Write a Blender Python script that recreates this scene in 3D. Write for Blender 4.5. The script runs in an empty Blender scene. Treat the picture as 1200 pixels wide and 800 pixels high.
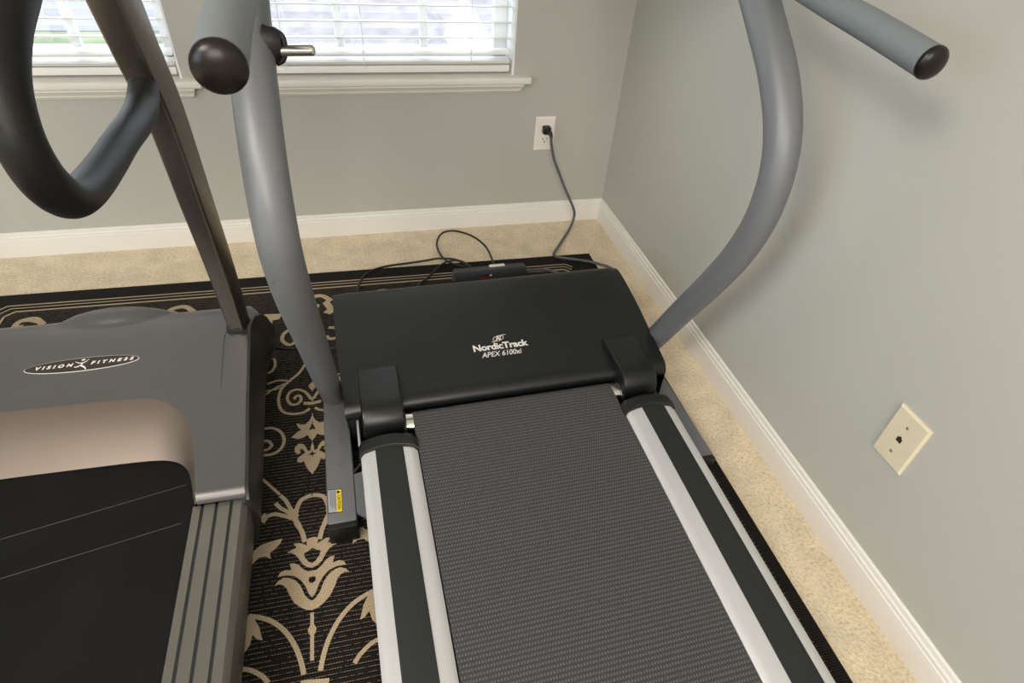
import bpy, bmesh, math, random
from mathutils import Vector, Matrix
random.seed(4)
SC = bpy.context.scene
COL = SC.collection
PI = math.pi

# ------------------------------------------------------------------ camera
CAM_R = ((0.9694597257364318, -0.23703267974918932, 0.0629551340715006),
         (-0.10776907832944235, -0.6423154934868133, -0.7588258249313963),
         (0.22030357675504245, 0.7288664593447209, -0.6482437955825148))   # rows: right, down, forward
CAM_C = Vector((-0.8854920499626409, -1.9113708851014681, 1.1096676822543896))
FPX = 699.586777
cd = bpy.data.cameras.new('camera')
cam = bpy.data.objects.new('camera', cd)
COL.objects.link(cam)
cd.sensor_fit = 'HORIZONTAL'; cd.sensor_width = 36.0
cd.lens = 36.0 * FPX / 1200.0
cd.clip_start = 0.02; cd.clip_end = 300
_r = [Vector(v) for v in CAM_R]
cam.matrix_world = Matrix(((_r[0].x, -_r[1].x, -_r[2].x, CAM_C.x), (_r[0].y, -_r[1].y, -_r[2].y, CAM_C.y),
                           (_r[0].z, -_r[1].z, -_r[2].z, CAM_C.z), (0, 0, 0, 1)))
SC.camera = cam

# ------------------------------------------------------------------ light
w = bpy.data.worlds.new('sky'); SC.world = w; w.use_nodes = True
bg = w.node_tree.nodes['Background']
bg.inputs[0].default_value = (0.80, 0.90, 1.0, 1); bg.inputs[1].default_value = 5.0
SC.view_settings.view_transform = 'Standard'; SC.view_settings.look = 'None'
SC.view_settings.gamma = 1; SC.view_settings.use_curve_mapping = False
SC.view_settings.exposure = 0.06

def area_light(name, loc, target, size, power, color, size_y=None, portal=False):
    l = bpy.data.lights.new(name, 'AREA'); o = bpy.data.objects.new(name, l); COL.objects.link(o)
    l.shape = 'RECTANGLE'; l.size = size; l.size_y = size_y or size; l.energy = power; l.color = color
    o.location = loc
    o.rotation_euler = (Vector(target) - Vector(loc)).to_track_quat('-Z', 'Y').to_euler()
    if portal: l.cycles.is_portal = True
    return o
area_light('ceiling_light', (-2.15, -2.35, 2.33), (-1.2, -1.1, 0.6), 0.8, 46, (1.0, 0.91, 0.81))
area_light('room_light', (-1.3, -4.0, 2.2), (-1.0, 0.0, 0.6), 1.7, 92, (1.0, 0.915, 0.82))
area_light('side_window_light', (-3.9, -3.1, 1.5), (0, -1.6, 0.9), 1.6, 40, (0.66, 0.85, 1.0), 1.3)

# ------------------------------------------------------------------ helpers
def at(u, v, axis, val):
    """world point seen at photo pixel (u, v) on the plane axis = val"""
    d = _r[0] * ((u - 600) / FPX) + _r[1] * ((v - 400) / FPX) + _r[2]
    return CAM_C + d * ((val - CAM_C[axis]) / d[axis])

def mat(name, color, rough=0.5, metal=0.0, spec=0.5, bump=None, mottle=None, coat=0.0):
    m = bpy.data.materials.new(name); m.use_nodes = True
    nt = m.node_tree; b = nt.nodes['Principled BSDF']
    b.inputs['Base Color'].default_value = (*color, 1); b.inputs['Roughness'].default_value = rough
    b.inputs['Metallic'].default_value = metal; b.inputs['Specular IOR Level'].default_value = spec
    b.inputs['Coat Weight'].default_value = coat
    tc = nt.nodes.new('ShaderNodeTexCoord')
    if bump:
        n = nt.nodes.new('ShaderNodeTexNoise'); n.inputs['Scale'].default_value = bump[0]; n.inputs['Detail'].default_value = 4
        nt.links.new(tc.outputs['Object'], n.inputs['Vector'])
        bp = nt.nodes.new('ShaderNodeBump'); bp.inputs['Strength'].default_value = bump[1]; bp.inputs['Distance'].default_value = bump[2]
        nt.links.new(n.outputs['Fac'], bp.inputs['Height']); nt.links.new(bp.outputs['Normal'], b.inputs['Normal'])
    if mottle:
        n = nt.nodes.new('ShaderNodeTexNoise'); n.inputs['Scale'].default_value = mottle[0]; n.inputs['Detail'].default_value = 5
        nt.links.new(tc.outputs['Object'], n.inputs['Vector'])
        r = nt.nodes.new('ShaderNodeMapRange'); r.inputs['From Min'].default_value = 0.3; r.inputs['From Max'].default_value = 0.7
        r.inputs['To Min'].default_value = 1 - mottle[1]; r.inputs['To Max'].default_value = 1 + mottle[1]
        nt.links.new(n.outputs['Fac'], r.inputs['Value'])
        mx = nt.nodes.new('ShaderNodeVectorMath'); mx.operation = 'SCALE'
        mx.inputs[0].default_value = color; nt.links.new(r.outputs[0], mx.inputs['Scale'])
        nt.links.new(mx.outputs[0], b.inputs['Base Color'])
    return m

def link_obj(name, me, parent=None):
    o = bpy.data.objects.new(name, me); COL.objects.link(o)
    if parent: o.parent = parent
    return o

ROOTM = {}      # root object -> world matrix (parts are authored in world space)
def root_matrix(o):
    while o.parent: o = o.parent
    return ROOTM.get(o.name, Matrix.Identity(4))

def obj(name, bm, mats, parent=None, smooth=38, normals=True):
    """bmesh in world coordinates -> ONE mesh object, kept in the frame of its thing"""
    if normals: bmesh.ops.recalc_face_normals(bm, faces=bm.faces)
    if smooth:
        for f in bm.faces: f.smooth = True
        a = math.radians(smooth)
        for e in bm.edges:
            if len(e.link_faces) == 2 and e.calc_face_angle(0) > a: e.smooth = False
    if parent: bm.transform(root_matrix(parent).inverted())
    me = bpy.data.meshes.new(name); bm.to_mesh(me); bm.free()
    for m in (mats if isinstance(mats, (list, tuple)) else [mats]): me.materials.append(m)
    return link_obj(name, me, parent)

def tag(o, label=None, cat=None, group=None, kind=None):
    if label: o['label'] = label
    if cat: o['category'] = cat
    if group: o['group'] = group
    if kind: o['kind'] = kind
    return o

def thing(name, label, cat, loc=(0, 0, 0), rotz=0.0, group=None):
    o = bpy.data.objects.new(name, None); COL.objects.link(o)
    o.empty_display_size = 0.1
    o.location = loc; o.rotation_euler = (0, 0, rotz)
    ROOTM[o.name] = Matrix.Translation(loc) @ Matrix.Rotation(rotz, 4, 'Z')
    return tag(o, label, cat, group)

def origin_to(o, p):
    """move the origin of a parentless mesh thing to p without moving its shape"""
    p = Vector(p); o.data.transform(Matrix.Translation(-p)); o.location = p
    return o

def add_box(bm, lo, hi, bevel=0.0, seg=2, M=None, mi=0):
    t = bmesh.new()
    bmesh.ops.create_cube(t, size=1)
    lo, hi = Vector(lo), Vector(hi); s = hi - lo; c = (hi + lo) / 2
    for v in t.verts: v.co = Vector((v.co.x * s.x, v.co.y * s.y, v.co.z * s.z)) + c
    if bevel: bmesh.ops.bevel(t, geom=list(t.edges), offset=bevel, segments=seg, affect='EDGES', profile=0.5)
    if M: t.transform(M)
    merge(bm, t, mi); t.free()

def merge(bm, t, mi=None):
    mp = {}
    for v in t.verts: mp[v] = bm.verts.new(v.co)
    for f in t.faces:
        try: nf = bm.faces.new([mp[v] for v in f.verts])
        except ValueError: continue
        nf.material_index = f.material_index if mi is None else mi

def catmull(pts, n=8):
    P = [Vector(p) for p in pts]; P = [P[0] * 2 - P[1]] + P + [P[-1] * 2 - P[-2]]
    out = []
    for i in range(1, len(P) - 2):
        for k in range(n):
            t = k / n; a, b, c, d = P[i - 1], P[i], P[i + 1], P[i + 2]
            out.append(0.5 * ((2 * b) + (c - a) * t + (2 * a - 5 * b + 4 * c - d) * t * t + (3 * b - a - 3 * c + d) * t ** 3))
    out.append(P[-2]); return out

def resample(vals, n_out):
    m = len(vals) - 1; r = []
    for i in range(n_out):
        t = i / (n_out - 1) * m; k = min(int(t), m - 1); f = t - k
        r.append(vals[k] * (1 - f) + vals[k + 1] * f)
    return r

def add_tube(bm, pts, rad, seg=16, caps=True, squash=None, up=None, mi=0, section=None):
    """tube through the points; rad a number or a list; section: list of 2-D unit points"""
    P = [Vector(p) for p in pts]; n = len(P)
    R = rad if isinstance(rad, (list, tuple)) else [rad] * n
    if len(R) != n: R = resample(list(R), n)
    T = [(P[min(i + 1, n - 1)] - P[max(i - 1, 0)]).normalized() for i in range(n)]
    ref = Vector(up) if up else (Vector((0, 0, 1)) if abs(T[0].z) < 0.9 else Vector((1, 0, 0)))
    u = (ref - T[0] * ref.dot(T[0])).normalized()
    sec = section or [(math.cos(2 * PI * k / seg), math.sin(2 * PI * k / seg)) for k in range(seg)]
    rings = []
    for i in range(n):
        u = (u - T[i] * u.dot(T[i])).normalized(); v = T[i].cross(u)
        a, b = (squash if squash else (1, 1))
        rings.append([bm.verts.new(P[i] + u * (x * R[i] * a) + v * (y * R[i] * b)) for x, y in sec])
    m = len(sec)
    for i in range(n - 1):
        for k in range(m):
            f = bm.faces.new((rings[i][k], rings[i][(k + 1) % m], rings[i + 1][(k + 1) % m], rings[i + 1][k])); f.material_index = mi
    if caps:
        f = bm.faces.new(rings[0][::-1]); f.material_index = mi
        f = bm.faces.new(rings[-1]); f.material_index = mi
    return rings

def add_loft(bm, rings, closed=False, caps=False, mi=0):
    V = [[bm.verts.new(p) for p in r] for r in rings]; m = len(V[0])
    for i in range(len(V) - 1):
        for k in range(m if closed else m - 1):
            f = bm.faces.new((V[i][k], V[i][(k + 1) % m], V[i + 1][(k + 1) % m], V[i + 1][k])); f.material_index = mi
    if caps:
        for r in (V[0], V[-1]):
            f = bm.faces.new(r); f.material_index = mi
    return V

def extrude_profile(bm, prof, a, b, mi=0):
    """closed 2-D profile mapped by functions a(p), b(p) to the two end rings"""
    add_loft(bm, [[a(p) for p in prof], [b(p) for p in prof]], closed=True, caps=True, mi=mi)

def rrect(w, h, r, n=4):
    out = []
    for cx, cy, a0 in ((w - r, h - r, 0), (-w + r, h - r, 90), (-w + r, -h + r, 180), (w - r, -h + r, 270)):
        for k in range(n + 1):
            a = math.radians(a0 + 90 * k / n); out.append((cx + r * math.cos(a), cy + r * math.sin(a)))
    return out

def text_bm(s, size=1.0, shear=0.0, bold=0.0, depth=0.0, spacing=1.0, align='CENTER'):
    cu = bpy.data.curves.new('lettering', 'FONT'); cu.body = s; cu.size = size; cu.shear = shear
    cu.offset = bold; cu.extrude = depth; cu.align_x = align; cu.align_y = 'CENTER'; cu.space_character = spacing
    cu.resolution_u = 4
    o = bpy.data.objects.new('lettering', cu); COL.objects.link(o)
    dg = bpy.context.evaluated_depsgraph_get(); dg.update()
    me = bpy.data.meshes.new_from_object(o.evaluated_get(dg))
    bm = bmesh.new(); bm.from_mesh(me)
    bpy.data.objects.remove(o); bpy.data.meshes.remove(me); bpy.data.curves.remove(cu)
    return bm

def stroke_bm(bm, pts, width, z=0, mi=0, taper=False, n=6):
    """flat ribbon along a smooth 2-D path"""
    P = catmull([(p[0], p[1], 0) for p in pts], n); m = len(P); L = []; Rr = []
    for i in range(m):
        t = (P[min(i + 1, m - 1)] - P[max(i - 1, 0)]).normalized(); q = Vector((-t.y, t.x, 0))
        wd = width / 2 * (1 if not taper else 0.45 + 0.55 * math.sin(PI * i / (m - 1)))
        L.append(bm.verts.new((P[i].x + q.x * wd, P[i].y + q.y * wd, z))); Rr.append(bm.verts.new((P[i].x - q.x * wd, P[i].y - q.y * wd, z)))
    for i in range(m - 1):
        f = bm.faces.new((L[i], L[i + 1], Rr[i + 1], Rr[i])); f.material_index = mi

# ------------------------------------------------------------------ materials
M_wall = mat('wall_paint', (0.470, 0.462, 0.422), 0.62, bump=(260, 0.12, 0.001), mottle=(3, 0.012))
M_white = mat('trim_paint', (0.80, 0.765, 0.71), 0.38, bump=(60, 0.03, 0.001))
M_ceil = mat('ceiling_paint', (0.80, 0.79, 0.76), 0.8)
M_frame = mat('frame_vinyl', (0.86, 0.87, 0.88), 0.4)
M_slat = mat('blind_slat', (0.86, 0.84, 0.80), 0.38)
M_plate = mat('outlet_plastic', (0.85, 0.79, 0.72), 0.35)
M_almond = mat('almond_plastic', (0.70, 0.62, 0.45), 0.35)
M_dark = mat('dark_slot', (0.03, 0.02, 0.018), 0.5)
M_screw = mat('screw_metal', (0.6, 0.57, 0.5), 0.35, metal=0.8)
M_black = mat('black_plastic', (0.007, 0.0075, 0.0085), 0.42, bump=(900, 0.10, 0.0004))
M_hood = mat('hood_plastic', (0.0060, 0.0068, 0.0078), 0.36, spec=0.5, bump=(1400, 0.16, 0.0004))
M_cord = mat('black_cord', (0.014, 0.012, 0.012), 0.4)
M_gcord = mat('grey_cord', (0.10, 0.105, 0.12), 0.42)
M_foam = mat('black_foam', (0.006, 0.006, 0.0065), 0.50, spec=0.3, bump=(500, 0.35, 0.0006))
M_capp = mat('tube_cap_plastic', (0.008, 0.0055, 0.0045), 0.32, spec=0.35)
M_alu = mat('brushed_aluminium', (0.66, 0.66, 0.665), 0.38, metal=0.45, bump=(700, 0.04, 0.0003))
M_chrome = mat('chrome', (0.72, 0.70, 0.66), 0.16, metal=1.0)
M_text = mat('silver_print', (0.78, 0.75, 0.72), 0.4)
M_yellow = mat('yellow_print', (0.85, 0.62, 0.01), 0.5)
M_grip = mat('grey_foam_grip', (0.165, 0.180, 0.192), 0.72, bump=(1200, 0.35, 0.0004))
M_vhood = mat('taupe_plastic', (0.135, 0.130, 0.130), 0.36, metal=0.62, bump=(1500, 0.10, 0.0003))
M_tan = mat('champagne_plastic', (0.150, 0.120, 0.096), 0.42, metal=0.5, bump=(1500, 0.10, 0.0003))
M_vrail = mat('taupe_aluminium', (0.17, 0.158, 0.142), 0.36, metal=0.5, bump=(800, 0.05, 0.0003))
M_flank = mat('dark_flank_plastic', (0.026, 0.023, 0.021), 0.34)
M_mast = mat('bronze_grey_paint', (0.18, 0.158, 0.138), 0.27, metal=0.9, bump=(900, 0.06, 0.0003))
M_brick = mat('charcoal_plastic', (0.052, 0.055, 0.063), 0.45)
M_label = mat('pale_label', (0.38, 0.39, 0.42), 0.5)
M_red = mat('red_switch', (0.25, 0.02, 0.015), 0.3)
M_tread = mat('rubber_tread', (0.011, 0.0125, 0.0135), 0.62, bump=(900, 0.3, 0.0005))

def paint_grey():
    m = mat('grey_tube_paint', (0.168, 0.176, 0.190), 0.47, metal=0.25, spec=0.5)
    nt = m.node_tree; b = nt.nodes['Principled BSDF']
    tc = nt.nodes.new('ShaderNodeTexCoord')
    # sparse sweat spots
    vo = nt.nodes.new('ShaderNodeTexVoronoi'); vo.inputs['Scale'].default_value = 38
    nt.links.new(tc.outputs['Object'], vo.inputs['Vector'])
    sp = nt.nodes.new('ShaderNodeMapRange'); sp.inputs['From Min'].default_value = 0.09; sp.inputs['From Max'].default_value = 0.16
    sp.inputs['To Min'].default_value = 1; sp.inputs['To Max'].default_value = 0
    nt.links.new(vo.outputs['Distance'], sp.inputs['Value'])
    sel = nt.nodes.new('ShaderNodeSeparateColor'); nt.links.new(vo.outputs['Color'], sel.inputs[0])
    gt = nt.nodes.new('ShaderNodeMath'); gt.operation = 'GREATER_THAN'; gt.inputs[1].default_value = 0.72
    nt.links.new(sel.outputs[0], gt.inputs[0])
    mu = nt.nodes.new('ShaderNodeMath'); mu.operation = 'MULTIPLY'
    nt.links.new(sp.outputs[0], mu.inputs[0]); nt.links.new(gt.outputs[0], mu.inputs[1])
    sc = nt.nodes.new('ShaderNodeMath'); sc.operation = 'MULTIPLY'; sc.inputs[1].default_value = 0.45
    nt.links.new(mu.outputs[0], sc.inputs[0])
    mx = nt.nodes.new('ShaderNodeMix'); mx.data_type = 'RGBA'
    mx.inputs['A'].default_value = (0.168, 0.176, 0.190, 1); mx.inputs['B'].default_value = (0.09, 0.095, 0.11, 1)
    nt.links.new(sc.outputs[0], mx.inputs['Factor']); nt.links.new(mx.outputs['Result'], b.inputs['Base Color'])
    return m
M_grey = paint_grey()

def carpet_mat():
    m = mat('beige_carpet', (0.60, 0.49, 0.32), 0.95, spec=0.15)
    nt = m.node_tree; b = nt.nodes['Principled BSDF']; tc = nt.nodes.new('ShaderNodeTexCoord')
    n1 = nt.nodes.new('ShaderNodeTexNoise'); n1.inputs['Scale'].default_value = 140; n1.inputs['Detail'].default_value = 6; n1.inputs['Roughness'].default_value = 0.7
    n2 = nt.nodes.new('ShaderNodeTexNoise'); n2.inputs['Scale'].default_value = 14; n2.inputs['Detail'].default_value = 3
    for n in (n1, n2): nt.links.new(tc.outputs['Object'], n.inputs['Vector'])
    r1 = nt.nodes.new('ShaderNodeValToRGB'); e = r1.color_ramp.elements
    e[0].position = 0.30; e[0].color = (0.50, 0.37, 0.22, 1); e[1].position = 0.62; e[1].color = (0.86, 0.75, 0.57, 1)
    e2 = e.new(0.45); e2.color = (0.75, 0.635, 0.46, 1)
    nt.links.new(n1.outputs['Fac'], r1.inputs['Fac'])
    mr = nt.nodes.new('ShaderNodeMapRange'); mr.inputs['From Min'].default_value = 0.3; mr.inputs['From Max'].default_value = 0.7
    mr.inputs['To Min'].default_value = 0.88; mr.inputs['To Max'].default_value = 1.08
    nt.links.new(n2.outputs['Fac'], mr.inputs['Value'])
    mu = nt.nodes.new('ShaderNodeVectorMath'); mu.operation = 'SCALE'
    nt.links.new(r1.outputs['Color'], mu.inputs[0]); nt.links.new(mr.outputs[0], mu.inputs['Scale'])
    nt.links.new(mu.outputs[0], b.inputs['Base Color'])
    bp = nt.nodes.new('ShaderNodeBump'); bp.inputs['Strength'].default_value = 0.7; bp.inputs['Distance'].default_value = 0.006
    nt.links.new(n1.outputs['Fac'], bp.inputs['Height']); nt.links.new(bp.outputs['Normal'], b.inputs['Normal'])
    return m
M_carpet = carpet_mat()

def math_node(nt, op, a, b=None, c=None):
    n = nt.nodes.new('ShaderNodeMath'); n.operation = op
    for i, x in enumerate((a, b, c)):
        if x is None: continue
        if isinstance(x, (int, float)): n.inputs[i].default_value = x
        else: nt.links.new(x, n.inputs[i])
    return n.outputs[0]

def woven(name, base, fleck, pitch_y, duty_y, pitch_x, duty_x, rough=0.9, noise_s=200, thr=0.4, bump=0.001, band=None):
    """rows of small flecks woven across a darker ground (object coordinates)"""
    m = mat(name, base, rough, spec=0.25); nt = m.node_tree; b = nt.nodes['Principled BSDF']
    tc = nt.nodes.new('ShaderNodeTexCoord'); sx = nt.nodes.new('ShaderNodeSeparateXYZ')
    nt.links.new(tc.outputs['Object'], sx.inputs[0])
    fy = math_node(nt, 'FRACT', math_node(nt, 'MULTIPLY', sx.outputs[1], 1 / pitch_y))
    row = math_node(nt, 'FLOOR', math_node(nt, 'MULTIPLY', sx.outputs[1], 1 / pitch_y))
    my = math_node(nt, 'LESS_THAN', fy, duty_y)
    off = math_node(nt, 'MULTIPLY', row, 0.37)
    fx = math_node(nt, 'FRACT', math_node(nt, 'ADD', math_node(nt, 'MULTIPLY', sx.outputs[0], 1 / pitch_x), off))
    mx_ = math_node(nt, 'LESS_THAN', fx, duty_x)
    n = nt.nodes.new('ShaderNodeTexNoise'); n.inputs['Scale'].default_value = noise_s; n.inputs['Detail'].default_value = 2
    nt.links.new(tc.outputs['Object'], n.inputs['Vector'])
    mn = math_node(nt, 'GREATER_THAN', n.outputs['Fac'], thr)
    fac = math_node(nt, 'MULTIPLY', math_node(nt, 'MULTIPLY', my, mx_), mn)
    if band:   # (x0, x1, y1): plain zones outside
        inb = math_node(nt, 'MULTIPLY', math_node(nt, 'LESS_THAN', sx.outputs[0], band[0]), math_node(nt, 'LESS_THAN', sx.outputs[1], band[1]))
        fac = math_node(nt, 'MULTIPLY', fac, inb)
    mx = nt.nodes.new('ShaderNodeMix'); mx.data_type = 'RGBA'
    mx.inputs['A'].default_value = (*base, 1); mx.inputs['B'].default_value = (*fleck, 1)
    nt.links.new(fac, mx.inputs['Factor']); nt.links.new(mx.outputs['Result'], b.inputs['Base Color'])
    h = math_node(nt, 'SINE', math_node(nt, 'MULTIPLY', sx.outputs[1], 2 * PI / pitch_y * 2))
    bp = nt.nodes.new('ShaderNodeBump'); bp.inputs['Strength'].default_value = 0.6; bp.inputs['Distance'].default_value = bump
    nt.links.new(h, bp.inputs['Height']); nt.links.new(bp.outputs['Normal'], b.inputs['Normal'])
    return m
M_belt = woven('running_belt_weave', (0.048, 0.0475, 0.051), (0.135, 0.120, 0.122), 0.0080, 0.40, 0.0050, 0.5, rough=0.55, noise_s=420, thr=0.38, bump=0.00018)
M_rug = woven('black_rug_weave', (0.0085, 0.0072, 0.0062), (0.22, 0.175, 0.12), 0.0086, 0.15, 0.0046, 0.66, rough=0.85, noise_s=160, thr=0.43, bump=0.0012, band=(-0.012, -0.09))
M_motif = woven('beige_rug_yarn', (0.56, 0.45, 0.31), (0.36, 0.26, 0.165), 0.0042, 0.5, 0.0046, 0.5, rough=0.9, noise_s=300, thr=0.42, bump=0.0008)

def vbelt_mat():
    m = mat('smooth_black_belt', (0.0060, 0.0058, 0.0060), 0.66, spec=0.16, mottle=(9, 0.25), bump=(900, 0.25, 0.0004))
    return m
M_vbelt = vbelt_mat()

# ------------------------------------------------------------------ the room
RX, LX, BY, FY, CZ = 0.0, -4.2, 0.0, -4.6, 2.44
def structure(name, bm, m, parent=None, smooth=0, label=None):
    o = obj(name, bm, m, parent, smooth)
    if not parent: o['kind'] = 'structure'
    return o
b = bmesh.new(); add_box(b, (LX - .15, FY - .15, -.08), (RX + .15, BY + .15, 0)); structure('floor', b, M_carpet)
b = bmesh.new(); add_box(b, (LX - .15, FY - .15, CZ), (RX + .15, BY + .15, CZ + .08)); structure('ceiling', b, M_ceil)
b = bmesh.new(); add_box(b, (RX, FY - .15, 0), (RX + .15, BY + .15, CZ)); structure('wall_right', b, M_wall)
b = bmesh.new(); add_box(b, (LX - .15, FY - .15, 0), (LX, BY + .15, CZ)); structure('wall_left', b, M_wall)
b = bmesh.new(); add_box(b, (LX, FY - .15, 0), (RX, FY, CZ)); structure('wall_front', b, M_wall)
SILL = 0.527
W2 = (-1.160, -0.375); W1 = (-2.118, -1.333); WTOP = 1.95; WD = 0.15
b = bmesh.new()
for (x0, x1, z0, z1) in ((LX, RX, 0, SILL - .02), (LX, RX, WTOP, CZ), (LX, W1[0], SILL - .02, WTOP), (W1[1], W2[0], SILL - .02, WTOP), (W2[1], RX, SILL - .02, WTOP)):
    add_box(b, (x0, BY, z0), (x1, BY + WD, z1))
structure('wall_back', b, M_wall)

# baseboards: flat board with a stepped ogee cap, mitred in the corner
BPROF = [(0, 0), (.0125, 0), (.0125, .054), (.0115, .058), (.0095, .0595), (.0095, .066), (.0085, .068), (.0062, .0695), (.0062, .0745), (.0050, .0785), (.0025, .0802), (0, .0802)]
b = bmesh.new()
extrude_profile(b, BPROF, lambda p: Vector((LX, BY - p[0], p[1])), lambda p: Vector((RX - p[0], BY - p[0], p[1])))
structure('baseboard_back', b, M_white, smooth=25)
b = bmesh.new()
extrude_profile(b, BPROF, lambda p: Vector((RX - p[0], FY, p[1])), lambda p: Vector((RX - p[0], BY - p[0], p[1])))
structure('baseboard_right', b, M_white, smooth=25)
b = bmesh.new()
extrude_profile(b, BPROF, lambda p: Vector((LX + p[0], FY, p[1])), lambda p: Vector((LX + p[0], BY, p[1])))
structure('baseboard_left', b, M_white, smooth=25)

# windows: jamb liner, sash, grille bars, glass, stool and apron
M_glass = bpy.data.materials.new('window_glass'); M_glass.use_nodes = True
_nt = M_glass.node_tree; _nt.nodes.clear()
_o = _nt.nodes.new('ShaderNodeOutputMaterial'); _t = _nt.nodes.new('ShaderNodeBsdfTransparent'); _g = _nt.nodes.new('ShaderNodeBsdfGlossy')
_g.inputs['Roughness'].default_value = 0.02; _m = _nt.nodes.new('ShaderNodeMixShader'); _m.inputs[0].default_value = 0.06
_nt.links.new(_t.outputs[0], _m.inputs[1]); _nt.links.new(_g.outputs[0], _m.inputs[2]); _nt.links.new(_m.outputs[0], _o.inputs[0])

def window(n, x0, x1):
    b = bmesh.new()
    t = .006
    for lo, hi in (((x0, .0, SILL), (x0 + t, WD, WTOP)), ((x1 - t, .0, SILL), (x1, WD, WTOP)), ((x0, .0, WTOP - t), (x1, WD, WTOP))):
        add_box(b, lo, hi)
    root = obj('window_%d' % n, b, M_frame, None, 0); root['kind'] = 'structure'
    b = bmesh.new(); f = .042; y0, y1 = .095, .13
    add_box(b, (x0 + t, y0, SILL), (x0 + t + f, y1, WTOP - t), .003); add_box(b, (x1 - t - f, y0, SILL), (x1 - t, y1, WTOP - t), .003)
    add_box(b, (x0 + t, y0, SILL), (x1 - t, y1, SILL + .055), .003); add_box(b, (x0 + t, y0, WTOP - .05), (x1 - t, y1, WTOP - t), .003)
    add_box(b, (x0 + t, y0 - .01, 1.22), (x1 - t, y1, 1.26), .003)
    obj('sash', b, M_frame, root, 30)
    b = bmesh.new()
    for k in (1, 2):
        x = (x0 + x1) / 2 + (k - 1.5) * .252; add_box(b, (x - .0125, .104, SILL + .055), (x + .0125, .120, WTOP - .05), .003)
    for z in (.80, 1.02, 1.48, 1.70): add_box(b, (x0 + t + f, .105, z - .0115), (x1 - t - f, .119, z + .0115), .003)
    obj('grille', b, M_frame, root, 30)
    b = bmesh.new(); add_box(b, (x0 + t + f - .003, .1105, SILL + .05), (x1 - t - f + .003, .1135, WTOP - .047))
    obj('window_pane', b, M_glass, root, 0)
    b = bmesh.new()   # stool: board with rounded nose and horns past the opening
    prof = [(.094, SILL - .02), (.094, SILL), (-.030, SILL), (-.0345, SILL - .003), (-.036, SILL - .010), (-.0345, SILL - .017), (-.030, SILL - .020)]
    extrude_profile(b, prof, lambda p: Vector((x0 - .049, min(p[0], -.0005), p[1])), lambda p: Vector((x1 + .049, min(p[0], -.0005), p[1])))
    extrude_profile(b, [(.094, SILL - .0195), (.094, SILL), (-.001, SILL), (-.001, SILL - .0195)], lambda p: Vector((x0 + .001, p[0], p[1])), lambda p: Vector((x1 - .001, p[0], p[1])))
    obj('stool', b, M_white, root, 30)
    b = bmesh.new()
    z1 = SILL - .020; z0 = .476
    prof = [(0, z1), (-.027, z1), (-.027, z1 - .006), (-.023, z1 - .009), (-.019, z1 - .016), (-.016, z1 - .019), (-.016, z1 - .022), (-.012, z1 - .026), (-.011, z0 + .006), (-.008, z0 + .001), (-.004, z0), (0, z0)]
    extrude_profile(b, prof, lambda p: Vector((x0 - .024 + (p[1] - z1) * -.12 - (.027 + p[0]) * -.4 - .006, p[0] - .0005, p[1])),
                    lambda p: Vector((x1 + .024 - (p[1] - z1) * -.12 + (.027 + p[0]) * -.4 + .006, p[0] - .0005, p[1])))
    obj('apron', b, M_white, root, 25)
    return root
window(1, *W1); window(2, *W2)

def blind(x0, x1, label):
    xa, xb = x0 + .009, x1 - .012
    root = thing('window_blind', label, 'blind', ((x0 + x1) / 2, .036, SILL), 0, 'white slatted blinds')
    yc = .036; hw = .0245
    b = bmesh.new()
    def slat(z, tilt, y=yc):
        ring = []
        for k in range(9):
            s = -1 + 2 * k / 8; yy = s * hw; zz = .0016 * (1 - s * s)
            ring.append((y + yy * math.cos(tilt) - zz * math.sin(tilt), z + yy * math.sin(tilt) + zz * math.cos(tilt)))
        top = ring; bot = [(p[0], p[1] - .0026) for p in ring[::-1]]
        extrude_profile(b, top + bot, lambda p: Vector((xa, p[0], p[1])), lambda p: Vector((xb, p[0], p[1])))
    z = .627; tl = math.radians(-9)
    while z < WTOP - .07:
        slat(z, tl); z += .0425
    slat(.588, math.radians(7)); slat(.5655, math.radians(2)); slat(.561, math.radians(2), yc + .002)
    obj('slats', b, M_slat, root, 30)
    b = bmesh.new(); add_box(b, (xa, yc - .025, SILL + .006), (xb, yc + .025, SILL + .026), .003); obj('bottom_rail', b, M_slat, root, 30)
    b = bmesh.new(); add_box(b, (xa, yc - .028, WTOP - .06), (xb, yc + .028, WTOP - .007), .002); obj('head_rail', b, M_slat, root, 30)
    for fx in (.13, .42, .84):
        x = xa + (xb - xa) * fx
        b = bmesh.new()
        add_tube(b, [(x, yc - .027, SILL + .02), (x, yc - .027, WTOP - .06)], .0009, 6)
        add_tube(b, [(x, yc + .027, SILL + .02), (x, yc + .027, WTOP - .06)], .0009, 6)
        add_tube(b, catmull([(x, yc - .027, .60), (x - .006, yc - .030, .583), (x - .001, yc - .032, .570), (x + .004, yc - .029, .560)], 5), .001, 6)
        obj('ladder_cord', b, M_frame, root, 60)
    return root
blind(*W1, 'white slatted blind in the left window, partly behind the taupe treadmill mast')
blind(*W2, 'white slatted blind in the right window, beside the grey upright with the chrome pin')

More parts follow.
